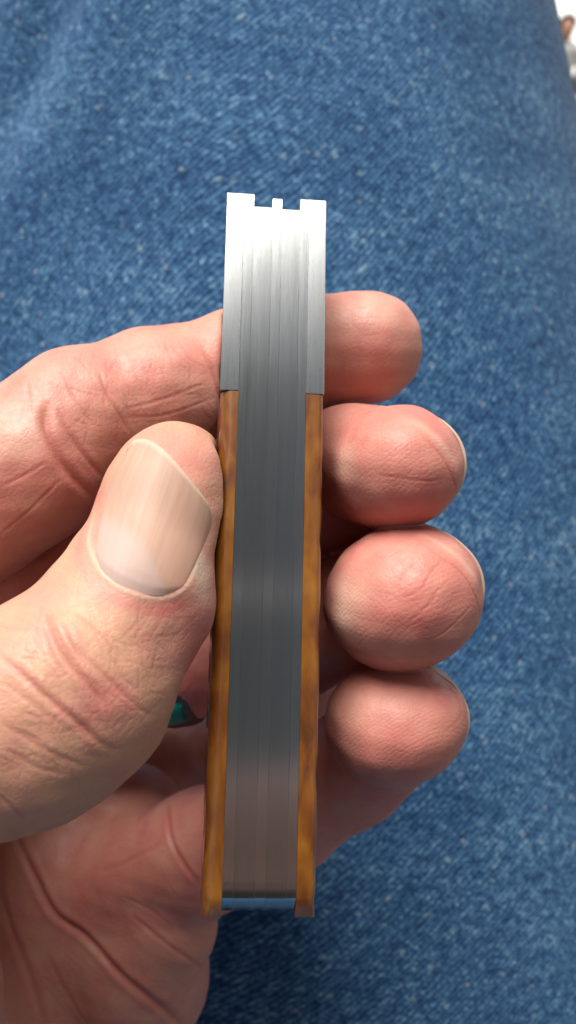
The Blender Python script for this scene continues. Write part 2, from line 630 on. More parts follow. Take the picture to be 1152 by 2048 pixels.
TIPS = {
    'middle': dict(c=P(788, 937, 133), a=(0.22, 0.02, 0.97), n=(0.97, 0.20, -0.2), r=(10.0, 9.4, 12.5)),
    'ring': dict(c=P(803, 1194, 131), a=(0.22, 0.00, 0.97), n=(0.90, 0.42, -0.2), r=(11.8, 10.6, 13.0)),
    'pinky': dict(c=P(790, 1442, 134), a=(0.20, 0.02, 0.97), n=(0.97, 0.25, -0.2), r=(10.6, 9.4, 12.0)),
}
for t in TIPS.values():
    t['R'] = basis(t['a'], t['n'])
GROUPS = {
    'thumb': chain([(-420, 1720, 128, 17), (-170, 1505, 114, 13.6), (40, 1440, 111, 12.6), (146, 1374, 112, 11.9), (268, 1195, 117, 9.5), (326, 1010, 123, 7.5), (342, 962, 125, 7.2)], 5.0,
                   [ell(P(348, 985, 127.5), (7.4, 9.8, 7.6), basis((0.35, .93, -0.1), (-.3, 0.1, .94))[:, [1, 2, 0]])]),
    'index': chain([(-330, 1240, 150, 14), (-40, 985, 139, 12.8), (60, 930, 139, 12.2), (150, 848, 142, 11.2), (310, 790, 147, 10.6), (475, 742, 152, 10), (600, 712, 153, 9.6), (733, 694, 150, 9.5)], 3.0),
    'middle': chain([(-330, 1400, 168, 13), (-60, 1225, 152, 11.2), (-20, 1200, 152, 11), (300, 1080, 161, 10.5), (560, 1020, 160, 11), (715, 970, 151, 9.8), (780, 940, 140, 9.2)], 3.5,
                    [ell(TIPS['middle']['c'], TIPS['middle']['r'], TIPS['middle']['R']), ell(P(695, 915, 142), (8.5, 8.6, 10)), caps(P(560, 960, 162), P(690, 925, 148), 9, 8), caps(P(-150, 1150, 172), P(430, 900, 174), 10.5, 10), caps(P(60, 1260, 190), P(520, 1190, 184), 11, 10)]),  # last two capsules: unseen filler flesh added to block sun behind the fingers
    'ring': chain([(-250, 1600, 178, 13), (110, 1390, 172, 11), (330, 1330, 165, 10.4), (560, 1270, 160, 11.5), (730, 1220, 152, 10.2), (790, 1205, 142, 9.8)], 3.5,
                  [ell(TIPS['ring']['c'], TIPS['ring']['r'], TIPS['ring']['R']), caps(P(600, 1110, 182), P(690, 1115, 178), 9, 8)]),
    'pinky': chain([(180, 1790, 180, 12), (400, 1705, 170, 11.2), (560, 1630, 163, 10.3), (700, 1540, 156, 9.4), (775, 1470, 145, 9)], 3.5,
                   [ell(TIPS['pinky']['c'], TIPS['pinky']['r'], TIPS['pinky']['R'])]),
    'palm': chain([(20, 1690, 188, 13.5), (180, 1790, 184, 14.5), (270, 1960, 179, 14.5)], 6.0, [
        caps(P(480, 1480, 202), P(640, 1340, 188), 11, 9),
        caps(P(270, 1930, 174), P(330, 1850, 172), 11.5, 10),
        caps(P(60, 1605, 190), P(262, 1640, 186), 13.5, 11.5),
        caps(P(200, 1530, 214), P(480, 1480, 212), 12, 11),
        caps(P(-120, 1750, 186), P(60, 2020, 181), 16, 16),
        caps(P(60, 2020, 181), P(120, 2350, 178), 16, 20),
        caps(P(-300, 1700, 122), P(-235, 2150, 138), 17, 19),
        caps(P(-200, 2200, 152), P(-200, 2480, 165), 18, 24),
        caps(P(-330, 1400, 172), P(-250, 2300, 172), 14, 20),
        caps(P(-330, 1240, 155), P(-420, 1720, 150), 14, 17),
        caps(P(-330, 1290, 152), P(-230, 1480, 124), 12, 10), caps(P(-330, 1400, 168), P(-260, 1500, 124), 12, 10),
        caps(P(-250, 1600, 182), P(-150, 2300, 175), 12, 18),
        caps(P(120, 1750, 180), P(-50, 2350, 172), 11, 18)]),
}

def knife_box(p):
    q = (p - KO) @ KR
    d = np.abs(q - np.array([0, KL / 2, -9.9])) - np.array([7.1, KL / 2 - .3, 9.4])
    o = np.sqrt((np.maximum(d, 0) ** 2).sum(1)) + np.minimum(d.max(1), 0)
    return o - 0.45

def sdf(p, parts=False):
    palm = d_group(GROUPS['palm'], p, 9.0)
    ds = {}
    tot = None
    for k in ('thumb', 'index', 'middle', 'ring', 'pinky'):
        dg = d_group(GROUPS[k], p, 9.0)
        ds[k] = dg
        b = smin(dg, palm, 4.0 if k == 'pinky' else 6.0)
        tot = b if tot is None else smin(tot, b, 0.5)
    ds['palm'] = palm
    kb = -knife_box(p)
    tot = -smin(-tot, -kb, 1.0)
    return (tot, ds) if parts else tot

def surface_nets(f, lo, hi, h, coarse=6):
    lo = np.asarray(lo, float)
    n = np.ceil((np.asarray(hi) - lo) / h / coarse).astype(int) * coarse
    nb = n // coarse
    ctr = np.stack(np.meshgrid(*[np.arange(nb[i]) * coarse * h + lo[i] + coarse * h / 2 for i in range(3)], indexing='ij'), -1).reshape(-1, 3)
    fc = f(ctr)
    grid = np.where(fc > 0, 9.0, -9.0).astype(np.float32).reshape(nb)
    grid = np.repeat(np.repeat(np.repeat(grid, coarse, 0), coarse, 1), coarse, 2)
    act = np.nonzero(np.abs(fc) < coarse * h * 1.35)[0]
    off = np.stack(np.meshgrid(*[np.arange(coarse)] * 3, indexing='ij'), -1).reshape(-1, 3)
    bi = np.stack(np.unravel_index(act, nb), 1) * coarse
    for s in range(0, len(bi), 3000):
        idx = (bi[s:s + 3000, None, :] + off[None]).reshape(-1, 3)
        grid[idx[:, 0], idx[:, 1], idx[:, 2]] = f(idx * h + lo)
    s = grid < 0
    cnt = np.zeros(np.array(s.shape) - 1, np.int8)
    cor = [(a, b, c) for a in (0, 1) for b in (0, 1) for c in (0, 1)]
    sh = cnt.shape
    for a, b, c in cor:
        cnt += s[a:a + sh[0], b:b + sh[1], c:c + sh[2]]
    cells = np.stack(np.nonzero((cnt > 0) & (cnt < 8)), 1)
    vid = np.full(sh, -1, np.int32)
    vid[cells[:, 0], cells[:, 1], cells[:, 2]] = np.arange(len(cells))
    acc = np.zeros((len(cells), 3)); num = np.zeros(len(cells))
    val = {c: grid[cells[:, 0] + c[0], cells[:, 1] + c[1], cells[:, 2] + c[2]].astype(float) for c in cor}
    for c0 in cor:
        for ax in range(3):
            if c0[ax] == 0:
                c1 = list(c0); c1[ax] = 1; c1 = tuple(c1)
                v0, v1 = val[c0], val[c1]
                x = (v0 < 0) != (v1 < 0)
                t = np.where(x, v0 / np.where(v0 == v1, 1, v0 - v1), 0)
                pt = np.tile(np.array(c0, float), (len(cells), 1)); pt[:, ax] += t
                acc[x] += pt[x]; num[x] += 1
    verts = (cells + acc / num[:, None]) * h + lo
    faces = []
    for ax in range(3):
        o = [i for i in range(3) if i != ax]
        sl0 = [slice(1, -1)] * 3; sl1 = [slice(1, -1)] * 3
        sl0[ax] = slice(0, -1); sl1[ax] = slice(1, None)
        e = s[tuple(sl0)] != s[tuple(sl1)]
        ij = np.stack(np.nonzero(e), 1)
        for q in o:
            ij[:, q] += 1
        def g(d1, d2):
            k = ij.copy(); k[:, o[0]] += d1; k[:, o[1]] += d2
            return vid[k[:, 0], k[:, 1], k[:, 2]]
        quad = np.stack([g(-1, -1), g(0, -1), g(0, 0), g(-1, 0)], 1)
        inside = s[ij[:, 0], ij[:, 1], ij[:, 2]]
        flip = inside if ax != 1 else ~inside
        quad[~flip] = quad[~flip][:, ::-1]
        faces.append(quad)
    faces = np.concatenate(faces)
    return verts, faces[(faces >= 0).all(1)]

def refine(v, f, sel):
    """split the chosen quads in four; their neighbours take the new edge points too, so nothing gapes"""
    n = len(v)
    fs = f[sel]
    e = np.sort(np.stack([fs, np.roll(fs, -1, 1)], -1), -1).astype(np.int64)
    key = e[..., 0] * n + e[..., 1]
    uk, inv = np.unique(key, return_inverse=True)
    inv = inv.reshape(key.shape)
    mid = (v[uk // n] + v[uk % n]) / 2
    ctr = v[fs].mean(1)
    em = n + inv
    cm = n + len(uk) + np.arange(len(fs))
    out = []
    for i in range(4):
        out.append(np.stack([fs[:, i], em[:, i], cm, em[:, i - 1]], 1))
    rest = f[~sel]
    re_ = np.sort(np.stack([rest, np.roll(rest, -1, 1)], -1), -1).astype(np.int64)
    rk = re_[..., 0] * n + re_[..., 1]
    pos = np.clip(np.searchsorted(uk, rk), 0, len(uk) - 1)
    hit = uk[pos] == rk
    plain = ~hit.any(1)
    faces = np.concatenate(out + [rest[plain]]).tolist()
    for i in np.nonzero(~plain)[0]:
        ff = []
        for j in range(4):
            ff.append(int(rest[i, j]))
            if hit[i, j]:
                ff.append(int(n + pos[i, j]))
        faces.append(ff)
    return np.concatenate([v, mid, ctr]), faces

def grad(f, p, e=0.12):
    g_ = np.empty_like(p)
    for i in range(3):
        d = np.zeros(3); d[i] = e
        g_[:, i] = (f(p + d) - f(p - d)) / (2 * e)
    return g_

def chunked(f, p, n=200000):
    return np.concatenate([f(p[i:i + n]) for i in range(0, len(p), n)])

def march(pix, f=sdf, start=85.0):
    """where the sight lines through photo pixels first meet the flesh"""
    pix = np.asarray(pix, float)
    dr = np.stack([(pix[:, 0] - 576) / F, (1024 - pix[:, 1]) / F, -np.ones(len(pix))], 1)
    dr /= np.linalg.norm(dr, axis=1)[:, None]
    t = np.full(len(pix), start)
    for _ in range(90):
        t = t + np.clip(f(dr * t[:, None]), -2, 4) * 0.75
    ok = np.abs(f(dr * t[:, None])) < 0.3
    return dr * t[:, None], ok & (t < 260)

# creases of the skin: photo polyline, half width mm, depth mm (negative = ridge), colour
CREASES = [
    # thumb knuckle
    ([(95, 1215), (110, 1265), (140, 1320), (185, 1375), (215, 1412)], .55, .50, .9),
    ([(118, 1235), (150, 1290), (205, 1345), (260, 1400), (300, 1432)], .40, .22, .45),
    ([(85, 1250), (105, 1310), (130, 1350)], .35, .28, .6),
    ([(150, 1225), (200, 1265), (240, 1320)], .35, .16, .35),
    ([(-5, 1308), (40, 1345), (95, 1395), (150, 1440), (200, 1485), (230, 1500)], .50, .42, .7),
    ([(0, 1360), (60, 1405), (120, 1450)], .30, .12, .25),
    ([(-5, 1440), (50, 1475), (110, 1510), (170, 1535)], .40, .20, .35),
    ([(10, 1500), (70, 1535), (130, 1550)], .35, .15, .2),
    ([(-5, 1590), (30, 1620), (50, 1640)], .35, .25, .4),
    ([(60, 1245), (80, 1275), (85, 1300)], .3, .15, .3),
    ([(215, 1300), (245, 1350), (275, 1385)], .3, .12, .25),
    # index finger
    ([(95, 800), (90, 850), (110, 900), (140, 945), (170, 978), (186, 990)], .95, .95, .8),
    ([(115, 815), (135, 860), (165, 905), (205, 955)], .55, .45, .55),
    ([(195, 735), (215, 790), (240, 830), (265, 870)], .42, .25, .5),
    ([(130, 760), (150, 800), (185, 850)], .35, .16, .3),
    ([(55, 765), (62, 830)], .35, .18, .2),
    ([(245, 820), (320, 800), (415, 765)], .30, .18, .3),
    ([(250, 835), (330, 830), (430, 795)], .28, .15, .25),
    ([(400, 690), (425, 740), (440, 800)], .55, .42, .5),
    ([(280, 700), (300, 770)], .3, .10, .2),
    ([(330, 680), (350, 740)], .3, .10, .2),
    ([(0, 975), (50, 950), (90, 925)], .3, .20, .3),
    ([(0, 1070), (60, 1020), (120, 960)], .3, .20, .3),
    ([(20, 990), (50, 1040)], .28, .1, .2),
    # index tip
    ([(690, 610), (730, 590), (760, 588)], .25, .08, .1),
    # middle tip
    ([(755, 950), (800, 955), (850, 962), (888, 958)], .22, .16, .4),
    ([(850, 1040), (880, 1010), (900, 985)], .2, .08, .2),
    ([(695, 880), (715, 855), (745, 845)], .25, .1, .1),
    # ring tip
    ([(795, 1180), (805, 1150), (828, 1130)], .22, .14, .4),
    ([(795, 1200), (840, 1180), (862, 1145), (885, 1120)], .22, .16, .4),
    ([(815, 1245), (860, 1205), (870, 1185), (892, 1165)], .22, .16, .4),
    ([(840, 1282), (880, 1270), (915, 1240), (945, 1205)], .22, .14, .4),
    ([(768, 1120), (800, 1100), (820, 1095)], .2, .1, .2),
    # pinky tip
    ([(885, 1465), (915, 1440), (925, 1425)], .22, .10, .3),
    # line where each far fingertip meets its nail
    ([(840, 866), (887, 918), (910, 985), (905, 1040)], .28, .18, .4),
    ([(850, 1090), (921, 1148), (955, 1210), (958, 1255)], .28, .2, .4),
    ([(890, 1365), (914, 1395), (920, 1432)], .30, .2, .4),
    # palm
    ([(20, 1650), (45, 1700), (75, 1765), (112, 1828), (175, 1875), (245, 1952), (325, 2015), (375, 2060)], .85, 1.25, .8),
    ([(263, 1830), (333, 1887), (403, 1935)], .5, .40, .5),
    ([(335, 1600), (340, 1670), (362, 1720), (400, 1770)], .6, .6, .6),
    ([(200, 1745), (250, 1725), (320, 1690)], .6, .25, .2),
    ([(-5, 1760), (20, 1850), (60, 1950), (90, 2050)], .9, .45, .4),
    ([(90, 1900), (130, 1980), (180, 2060)], .6, .22, .3),
    ([(240, 1790), (300, 1820), (340, 1850)], .4, .18, .2),
]
for _ in range(300):                           # fine random lines over the knuckle, finger and palm
    reg = random.choice(((20, 1250, 300, 1560, .8), (20, 1260, 330, 1560, .8), (60, 1230, 400, 1500, -.6), (120, 700, 430, 860, 1.2), (60, 1760, 380, 2000, .7)))
    x, y = random.uniform(reg[0], reg[2]), random.uniform(reg[1], reg[3])
    a = reg[4] + random.gauss(0, .55)
    ln = random.uniform(14, 48)
    CREASES.append(([(x - ln * math.cos(a), y - ln * math.sin(a)), (x, y + random.uniform(-5, 5)), (x + ln * math.cos(a), y + ln * math.sin(a))], random.uniform(.14, .26), random.uniform(.035, .09), .2))

NAIL_BASE = [(192, 1010), (180, 1075), (184, 1108), (205, 1148), (250, 1182), (300, 1197), (345, 1192), (378, 1165), (400, 1110)]

def build_hand():
    lo, hi = (-128, -155, -230), (46, 46, -92)
    v, fcs = surface_nets(sdf, lo, hi, HRES)
    tick('nets %d' % len(v))
    for _ in range(2):
        g_ = chunked(lambda q: grad(sdf, q), v)
        d = chunked(sdf, v)
        v = v - g_ * (d / np.maximum(0.3, (g_ * g_).sum(1)))[:, None] * 0.9
    # finer faces where the skin faces the viewer
    gg = g_
    dirv = -v / np.linalg.norm(v, axis=1)[:, None]
    pxx = 576 - v[:, 0] / v[:, 2] * F; pyy = 1024 + v[:, 1] / v[:, 2] * F
    okv = ((gg * dirv).sum(1) > -0.15) & (pxx > -40) & (pxx < 1000) & (pyy > 540) & (pyy < 2090)
    v, fcs = refine(v, fcs, okv[fcs].all(1))
    tick('refined %d' % len(v))
    d = chunked(sdf, v); g_ = chunked(lambda q: grad(sdf, q), v)
    v = v - g_ * (d / np.maximum(0.3, (g_ * g_).sum(1)))[:, None] * 0.9
    nrm = g_.copy()
    nrm /= np.linalg.norm(nrm, axis=1)[:, None] + 1e-9
    tick('projected')
    disp = np.zeros(len(v)); crease = np.zeros(len(v)); pale = np.zeros(len(v)); red = np.zeros(len(v))
    # soft lumps
    for k in range(12):
        wv = rng.normal(size=3) * rng.uniform(.15, .55)
        disp += (0.07 if k < 5 else 0.03) * np.sin(v @ (wv if k < 5 else wv * 1.6) + rng.uniform(0, 6))
    grids = [resample(c_[0], 6) for c_ in CREASES]
    mp, mo = march(np.concatenate(grids))
    cut = np.cumsum([len(g_2) for g_2 in grids])[:-1]
    marched = dict(zip([id(c_[0]) for c_ in CREASES], zip(np.split(mp, cut), np.split(mo, cut))))
    order = np.argsort(v[:, 1], kind='stable')
    ysort = v[order, 1]
    def along(pl, wmax):
        pts, ok = marched[id(pl)] if id(pl) in marched else march(resample(pl, 6))
        pts = pts[ok]
        if len(pts) < 2:
            return None
        jump = np.linalg.norm(np.diff(pts, axis=0), axis=1)
        seg = np.nonzero(jump < 2.5)[0]
        lo_, hi_ = pts.min(0) - wmax, pts.max(0) + wmax
        cand = order[np.searchsorted(ysort, lo_[1]):np.searchsorted(ysort, hi_[1])]
        q = v[cand]
        idx = cand[(q[:, 0] > lo_[0]) & (q[:, 0] < hi_[0]) & (q[:, 2] > lo_[2]) & (q[:, 2] < hi_[2])]
        if not len(idx) or not len(seg):
            return None
        q = v[idx]
        best = np.full(len(idx), 1e9); par = np.zeros(len(idx))
        for s in seg:
            a, b = pts[s], pts[s + 1]
            ba = b - a
            h = np.clip((q - a) @ ba / (ba @ ba + 1e-9), 0, 1)
            d = np.linalg.norm(q - a - h[:, None] * ba, axis=1)
            m_ = d < best
            best[m_] = d[m_]; par[m_] = (s + h[m_]) / len(pts)
        return idx, best, par
    tick('normals')
    for pl, hw, dep, colr in CREASES:
        r = along(pl, hw * 4.5)
        if r is None:
            continue
        idx, d, par = r
        taper = np.clip(np.minimum(par, 1 - par) / 0.22, 0, 1) ** 0.7
        hw = hw * .72
        dep = dep * (.5 if pl[0][0] > 600 else .5 if pl[0][0] < 320 and 1180 < pl[0][1] < 1620 else .48)
        e = np.exp(-(d / hw) ** 2)
        disp[idx] -= dep * e * taper
        disp[idx] += 0.28 * dep * np.exp(-((d - 2.2 * hw) / (1.1 * hw)) ** 2) * taper
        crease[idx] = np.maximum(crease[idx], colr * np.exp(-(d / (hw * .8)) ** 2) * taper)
        red[idx] += 0.22 * colr * np.exp(-(d / (hw * 2.4)) ** 2) * taper
    tick('creases')
    # cuticle rim round the thumb nail
    r = along(NAIL_BASE, 2.5)
    if r is not None:
        idx, d, par = r
        tp = np.clip(np.minimum(par, 1 - par) / .2, 0, 1)
        disp[idx] += 0.12 * tp * np.exp(-(d / 0.40) ** 2)
        pale[idx] = np.maximum(pale[idx], 0.6 * tp * np.exp(-(d / 0.30) ** 2) * (0.65 + .35 * np.sin(v[idx] @ np.array([5.1, 3.3, 1.])) ** 2))
        red[idx] += 0.3 * np.exp(-((d - 1.5) / 0.9) ** 2)
    for pl in ([(790, 838), (845, 852), (900, 908), (925, 985), (918, 1035)], [(800, 1064), (862, 1077), (936, 1140), (969, 1208), (969, 1250)], [(893, 1350), (926, 1392), (933, 1435)]):
        r = along(pl, 2.0)
        if r is not None:
            idx, d, par = r
            pale[idx] = np.maximum(pale[idx], 0.34 * np.clip(np.minimum(par, 1 - par) / .3, 0, 1) * np.exp(-(d / .7) ** 2))
    # flesh tone by finger
    base = dict(thumb=.27, index=.55, middle=.74, ring=.72, pinky=.74, palm=.58)
    _, ds = sdf(v, True)
    padw = np.zeros(len(v))
    for k in ('middle', 'ring', 'pinky'):
        q_ = (v - TIPS[k]['c']) @ TIPS[k]['R']
        padw = np.maximum(padw, np.clip((q_[:, 2] + 4) / 5, 0, 1) * (np.abs(ds[k]) < 2))
    wsum = np.zeros(len(v)); tone = np.zeros(len(v))
    for k, b in base.items():
        w_ = np.exp(-np.clip(ds[k], 0, 20) / 0.9)
        tone += w_ * b; wsum += w_
    red += tone / wsum
    def spot(px, py, rad, amt, arr):
        pt, ok = march([(px, py)])
        if ok[0]:
            arr += amt * np.exp(-(((v - pt[0]) ** 2).sum(1)) / rad ** 2)
    spot(395, 1290, 5.5, .75, red)      # redder side of the thumb below the nail
    spot(400, 1390, 5, .45, red)
    spot(215, 1410, 3.5, .35, red)
    spot(340, 1210, 3, .35, red)
    spot(398, 1130, 2.6, .8, pale)      # pressed pale skin beside the nail
    spot(405, 1175, 2.0, .5, pale)
    spot(330, 890, 4, .25, red)
    spot(385, 940, 3.0, .35, red)
    spot(140, 1290, 5, -.1, red)
    spot(690, 930, 3.2, .35, pale)      # where the pads press against the handle
    spot(680, 1200, 4.0, .4, pale)
    spot(690, 1250, 3.5, .25, pale)
    spot(700, 1430, 3.2, .18, pale)
    spot(850, 1010, 6, .3, red)
    spot(870, 1230, 6, .15, red)
    spot(740, 720, 6, .3, red)
    spot(760, 610, 4, .3, pale)
    spot(30, 860, 4.5, .35, pale)
    spot(100, 960, 5, .2, red)
    v2 = v + nrm * disp[:, None]
    root = newmesh('hand', v2, fcs, mat_skin(), mw=M)
    set_attr(root, 'red', np.clip(red, 0, 1.0)); set_attr(root, 'pale', np.clip(pale, 0, 1)); set_attr(root, 'pad', padw); set_attr(root, 'crease', np.clip(crease, 0, 1))
    tag(root, 'bare left hand, palm towards the viewer, gripping the knife between thumb and fingertips', 'hand')
    return root
hand = build_hand()
tick('hand')
NAIL = mat_nail()

def nail_mesh(name, grid, lun, edge, uv, thick, label=None, deep=None):
    nu, nv = grid.shape[:2]
    verts = grid.reshape(-1, 3)
    faces = [(i * nv + j, (i + 1) * nv + j, (i + 1) * nv + j + 1, i * nv + j + 1) for i in range(nu - 1) for j in range(nv - 1)]
    ob = newmesh(name, verts, faces, NAIL, parent=hand)
    set_attr(ob, 'lunula', lun.ravel()); set_attr(ob, 'edge', edge.ravel()); set_attr(ob, 'deep', np.zeros(nu * nv) if deep is None else deep.ravel())
    uvl = ob.data.uv_layers.new(name='UVMap')
    lv = np.empty(len(ob.data.loops), int)
    ob.data.loops.foreach_get('vertex_index', lv)
    uvl.data.foreach_set('uv', uv.reshape(-1, 2).astype(np.float32)[lv].ravel())
    s = ob.modifiers.new('plate', 'SOLIDIFY')
    s.thickness = thick * 0.001
    s.offset = -1
    if label:
        ob['label'] = label
    return ob

def thumb_nail():
    left = resample([(184, 1108), (190, 1060), (205, 1000), (228, 945), (254, 906)], 3)
    rgt = resample([(380, 1172), (402, 1130), (418, 1090), (426, 1055), (424, 1032)], 3)
    bot = resample([(184, 1108), (205, 1148), (250, 1180), (300, 1194), (348, 1190), (380, 1172)], 3)
    top = resample([(254, 906), (262, 891), (280, 882), (306, 888), (336, 912), (366, 948), (396, 985), (416, 1012), (424, 1032)], 3)
    n, m = 46, 60
    def samp(c, k):
        L_ = np.r_[0, np.cumsum(np.linalg.norm(np.diff(c, axis=0), axis=1))]
        t = np.linspace(0, L_[-1], k)
        return np.stack([np.interp(t, L_, c[:, i]) for i in range(2)], 1)
    l, r, b, t = samp(left, m), samp(rgt, m), samp(bot, n), samp(top, n)
    s = np.linspace(0, 1, n)[:, None, None]; q = np.linspace(0, 1, m)[None, :, None]
    pix = (1 - s) * l[None] + s * r[None] + (1 - q) * b[:, None] + q * t[:, None] - ((1 - s) * (1 - q) * b[0] + s * (1 - q) * b[-1] + (1 - s) * q * t[0] + s * q * t[-1])
    pts, ok = march(pix.reshape(-1, 2))
    g_ = grad(sdf, pts, .6); g_ /= np.linalg.norm(g_, axis=1)[:, None]
    S, Q = np.meshgrid(np.linspace(0, 1, n), np.linspace(0, 1, m), indexing='ij')
    rim = np.minimum(1, np.minimum(np.minimum(S, 1 - S) / .10, Q / .08))
    lift = -0.13 + 0.33 * rim + 0.32 * np.sin(math.pi * S) + 0.06 * Q
    grid = (pts + g_ * lift.reshape(-1, 1)).reshape(n, m, 3)
    # half-moon: photo outline
    X, Y = pix[..., 0], pix[..., 1]
    yl = np.interp(X, [180, 195, 235, 275, 300, 320, 335], [1020, 1035, 1052, 1080, 1120, 1165, 1200])
    lun = np.clip((Y - yl) / 34 + .5, 0, 1)
    edge = np.clip((Q - .955) / .03, 0, 1) * .8
    uv = np.stack([S * 13, Q * 16], -1)
    nail_mesh('nail', grid, lun, edge, uv, 0.45, 'broad thumb nail with a pale half moon at its base', np.clip((S - .45) / .4, 0, 1) * np.clip((.95 - Q) / .25, 0, 1) * .6)
thumb_nail()

def tip_nail(key, half, ext, tb):
    t = TIPS[key]
    c, Rm = np.asarray(t['c']), t['R']
    n_, s_, a_ = Rm[:, 0], Rm[:, 1], Rm[:, 2]
    n, m = 34, 30
    ph = np.linspace(-half, half, n); tt = np.linspace(tb, ext, m)
    grid = np.zeros((n, m, 3))
    r0 = t['r']
    A_, Z_ = np.meshgrid(ph, tt, indexing='ij')
    z0 = 5.0
    Zs = np.minimum(Z_, z0).ravel()
    dr = n_[None] * np.cos(A_).ravel()[:, None] + s_[None] * np.sin(A_).ravel()[:, None]
    rad = np.full(Zs.shape, 14.0)
    for _ in range(30):
        rad -= d_group(GROUPS[key], c + a_ * Zs[:, None] + dr * rad[:, None]) * 0.8
    rad = np.clip(rad, 5, 15)
    over = np.maximum(0, Z_ - z0).ravel()
    zz = Z_.ravel() - 2.2 * (np.abs(A_).ravel() / half) ** 2 * np.clip(Z_.ravel() / ext, 0, 1)
    grid = (c + a_ * zz[:, None] + dr * (rad + 0.32 - 0.10 * over - .03 * over ** 2)[:, None]).reshape(n, m, 3)
    Q = np.tile(np.linspace(0, 1, m), (n, 1))
    edge = np.clip((Q - .70) / .1, 0, 1)
    uv = np.stack(np.meshgrid(np.linspace(0, 11, n), np.linspace(0, 12, m), indexing='ij'), -1)
    nail_mesh('nail', grid, Q * 0, edge, uv, 0.4)
tip_nail('middle', R(56), 5.4, -5)
tip_nail('ring', R(56), 5.4, -5)
tip_nail('pinky', R(48), 5.6, -5)

# ------------------------------------------------------------------ finger ring deep in the hand
def finger_ring():
    c = P(352, 1327, 165)
    a = P(560, 1290, 163) - P(330, 1330, 165)
    a /= np.linalg.norm(a)
    b = basis(a, (0, -0.75, 0.66))
    mw = M @ (Matrix.Translation(Vector(c * .001)) @ Matrix(b.tolist()).to_4x4())
    e = empty('finger_ring', mw, 'dark silver ring with a turquoise stone, deep in the shade between thumb and palm', 'ring')
    bm = bmesh.new()
    n = 72
    sec = [(10.5, -3.2), (11.4, -3.2), (11.75, -1.6), (11.75, 1.6), (11.4, 3.2), (10.5, 3.2)]
    rings = []
    for i in range(n):
        t = 2 * math.pi * i / n
        rings.append([bm.verts.new((r * math.cos(t), r * math.sin(t), z)) for r, z in sec])
    for i in range(n):
        A_, B_ = rings[i], rings[(i + 1) % n]
        for j in range(6):
            bm.faces.new((A_[j], B_[j], B_[(j + 1) % 6], A_[(j + 1) % 6]))
    frombm('band', bm, mat_plain('dark_silver', (0.10, 0.09, 0.085), 0.45, 900, .4, 1.0), e)
    bm = bmesh.new()
    t0 = -0.12
    gr = []
    for i in range(9):
        row = []
        for j in range(9):
            u_, v_ = i / 8 * 2 - 1, j / 8 * 2 - 1
            k = math.sqrt(max(0, (1 - u_ ** 4) * (1 - v_ ** 4)))
            th = t0 + u_ * 0.26
            rr = 11.6 + 0.8 * k
            row.append(bm.verts.new((rr * math.cos(th), rr * math.sin(th), v_ * 2.4 - .2)))
        gr.append(row)
    for i in range(8):
        for j in range(8):
            bm.faces.new((gr[i][j], gr[i + 1][j], gr[i + 1][j + 1], gr[i][j + 1]))
    bmesh.ops.solidify(bm, geom=bm.faces[:], thickness=0.5)
    frombm('turquoise_stone', bm, mat_plain('turquoise', (0.015, 0.40, 0.34), 0.3, 500, .3), e)
finger_ring()

# ------------------------------------------------------------------ the photographer, mirrored darkly in the knife's back
def photographer():
    e = empty('person', M.copy(), 'person in a dark top holding up the phone that takes the picture', 'person')
    A = np.array
    def part(name, prims, k, mat, lo, hi, h):
        v, fc = surface_nets(lambda p: d_group((prims, k), p), lo, hi, h, 4)
        return newmesh(name, v, fc, mat, parent=e)
    def wr(x, y, z):                          # world metres -> layout mm
        q = M.inverted() @ Vector((x, y, z))
        return A(q) * 1000
    hd = A([10., 120., 400.])
    face = [ell(hd, A([76., 112., 95.])), ell(hd + A([0, -70, -45]), A([50., 48., 52.])), ell(hd + A([0, -15, -98]), A([14., 24., 24.])),
            ell(hd + A([-78, -5, 0]), A([11., 30., 20.])), ell(hd + A([78, -5, 0]), A([11., 30., 20.])), caps(hd + A([0, -80, 30]), hd + A([0, -190, 80]), 56, 62)]
    bx = (A([-420., -520., 150.]), A([420., 300., 760.]))
    part('head', face, 20, mat_plain('face_skin', (.50, .28, .20), .55, 20, .1), *bx, 9)
    part('hair', [ell(hd + A([0, 32, 22]), A([88., 104., 100.]))], 10, mat_plain('brown_hair', (.03, .022, .017), .6, 60, .3), *bx, 9)
    sh = hd + A([0, -225, 20])
    hip = sh + A([0, -390., 40.])
    part('shirt', [caps(sh + A([-150, -15, 0]), sh + A([150, -15, 0]), 62, 62), caps(sh + A([-70, -40, 0]), hip + A([-60, 60, 0]), 105, 125), caps(sh + A([70, -40, 0]), hip + A([60, 60, 0]), 105, 125),
                   caps(sh + A([-175, -20, 0]), A([-260., -330., 120.]), 58, 54), caps(A([-260., -330., 120.]), A([-112., -200., -150.]), 54, 40), caps(sh + A([175, -20, 0]), sh + A([250, -240, -60]), 55, 48), caps(sh + A([250, -240, -60]), A([130., -140., 120.]), 46, 36)], 30,
         mat_plain('dark_green_cotton', (.05, .062, .06), .9, 30, .2), A([-420., -760., -230.]), A([420., 60., 800.]), 11)
    part('holding_hand', [caps(A([44., -47, -2.]), A([-26., -41, -3.]), 10.5, 8), caps(A([44., -64, 0.]), A([-22., -60, -3.]), 10.5, 8), caps(A([42., -82, 2.]), A([-14., -80, -2.]), 9.5, 7.5),
         caps(A([44., -47, 0.]), A([46., -86, 6.]), 12, 12), caps(A([46., -52, 10.]), A([20., -38, 15.]), 10, 8.5), caps(A([46., -66., 8.]), A([80., -115., 60.]), 19, 22), caps(A([80., -115., 60.]), A([128., -138., 118.]), 22, 27)], 5,
         mat_plain('hand_skin', (.58, .33, .25), .55, 60, .12), A([-40., -190., -30.]), A([180., 40., 170.]), 3)
photographer()

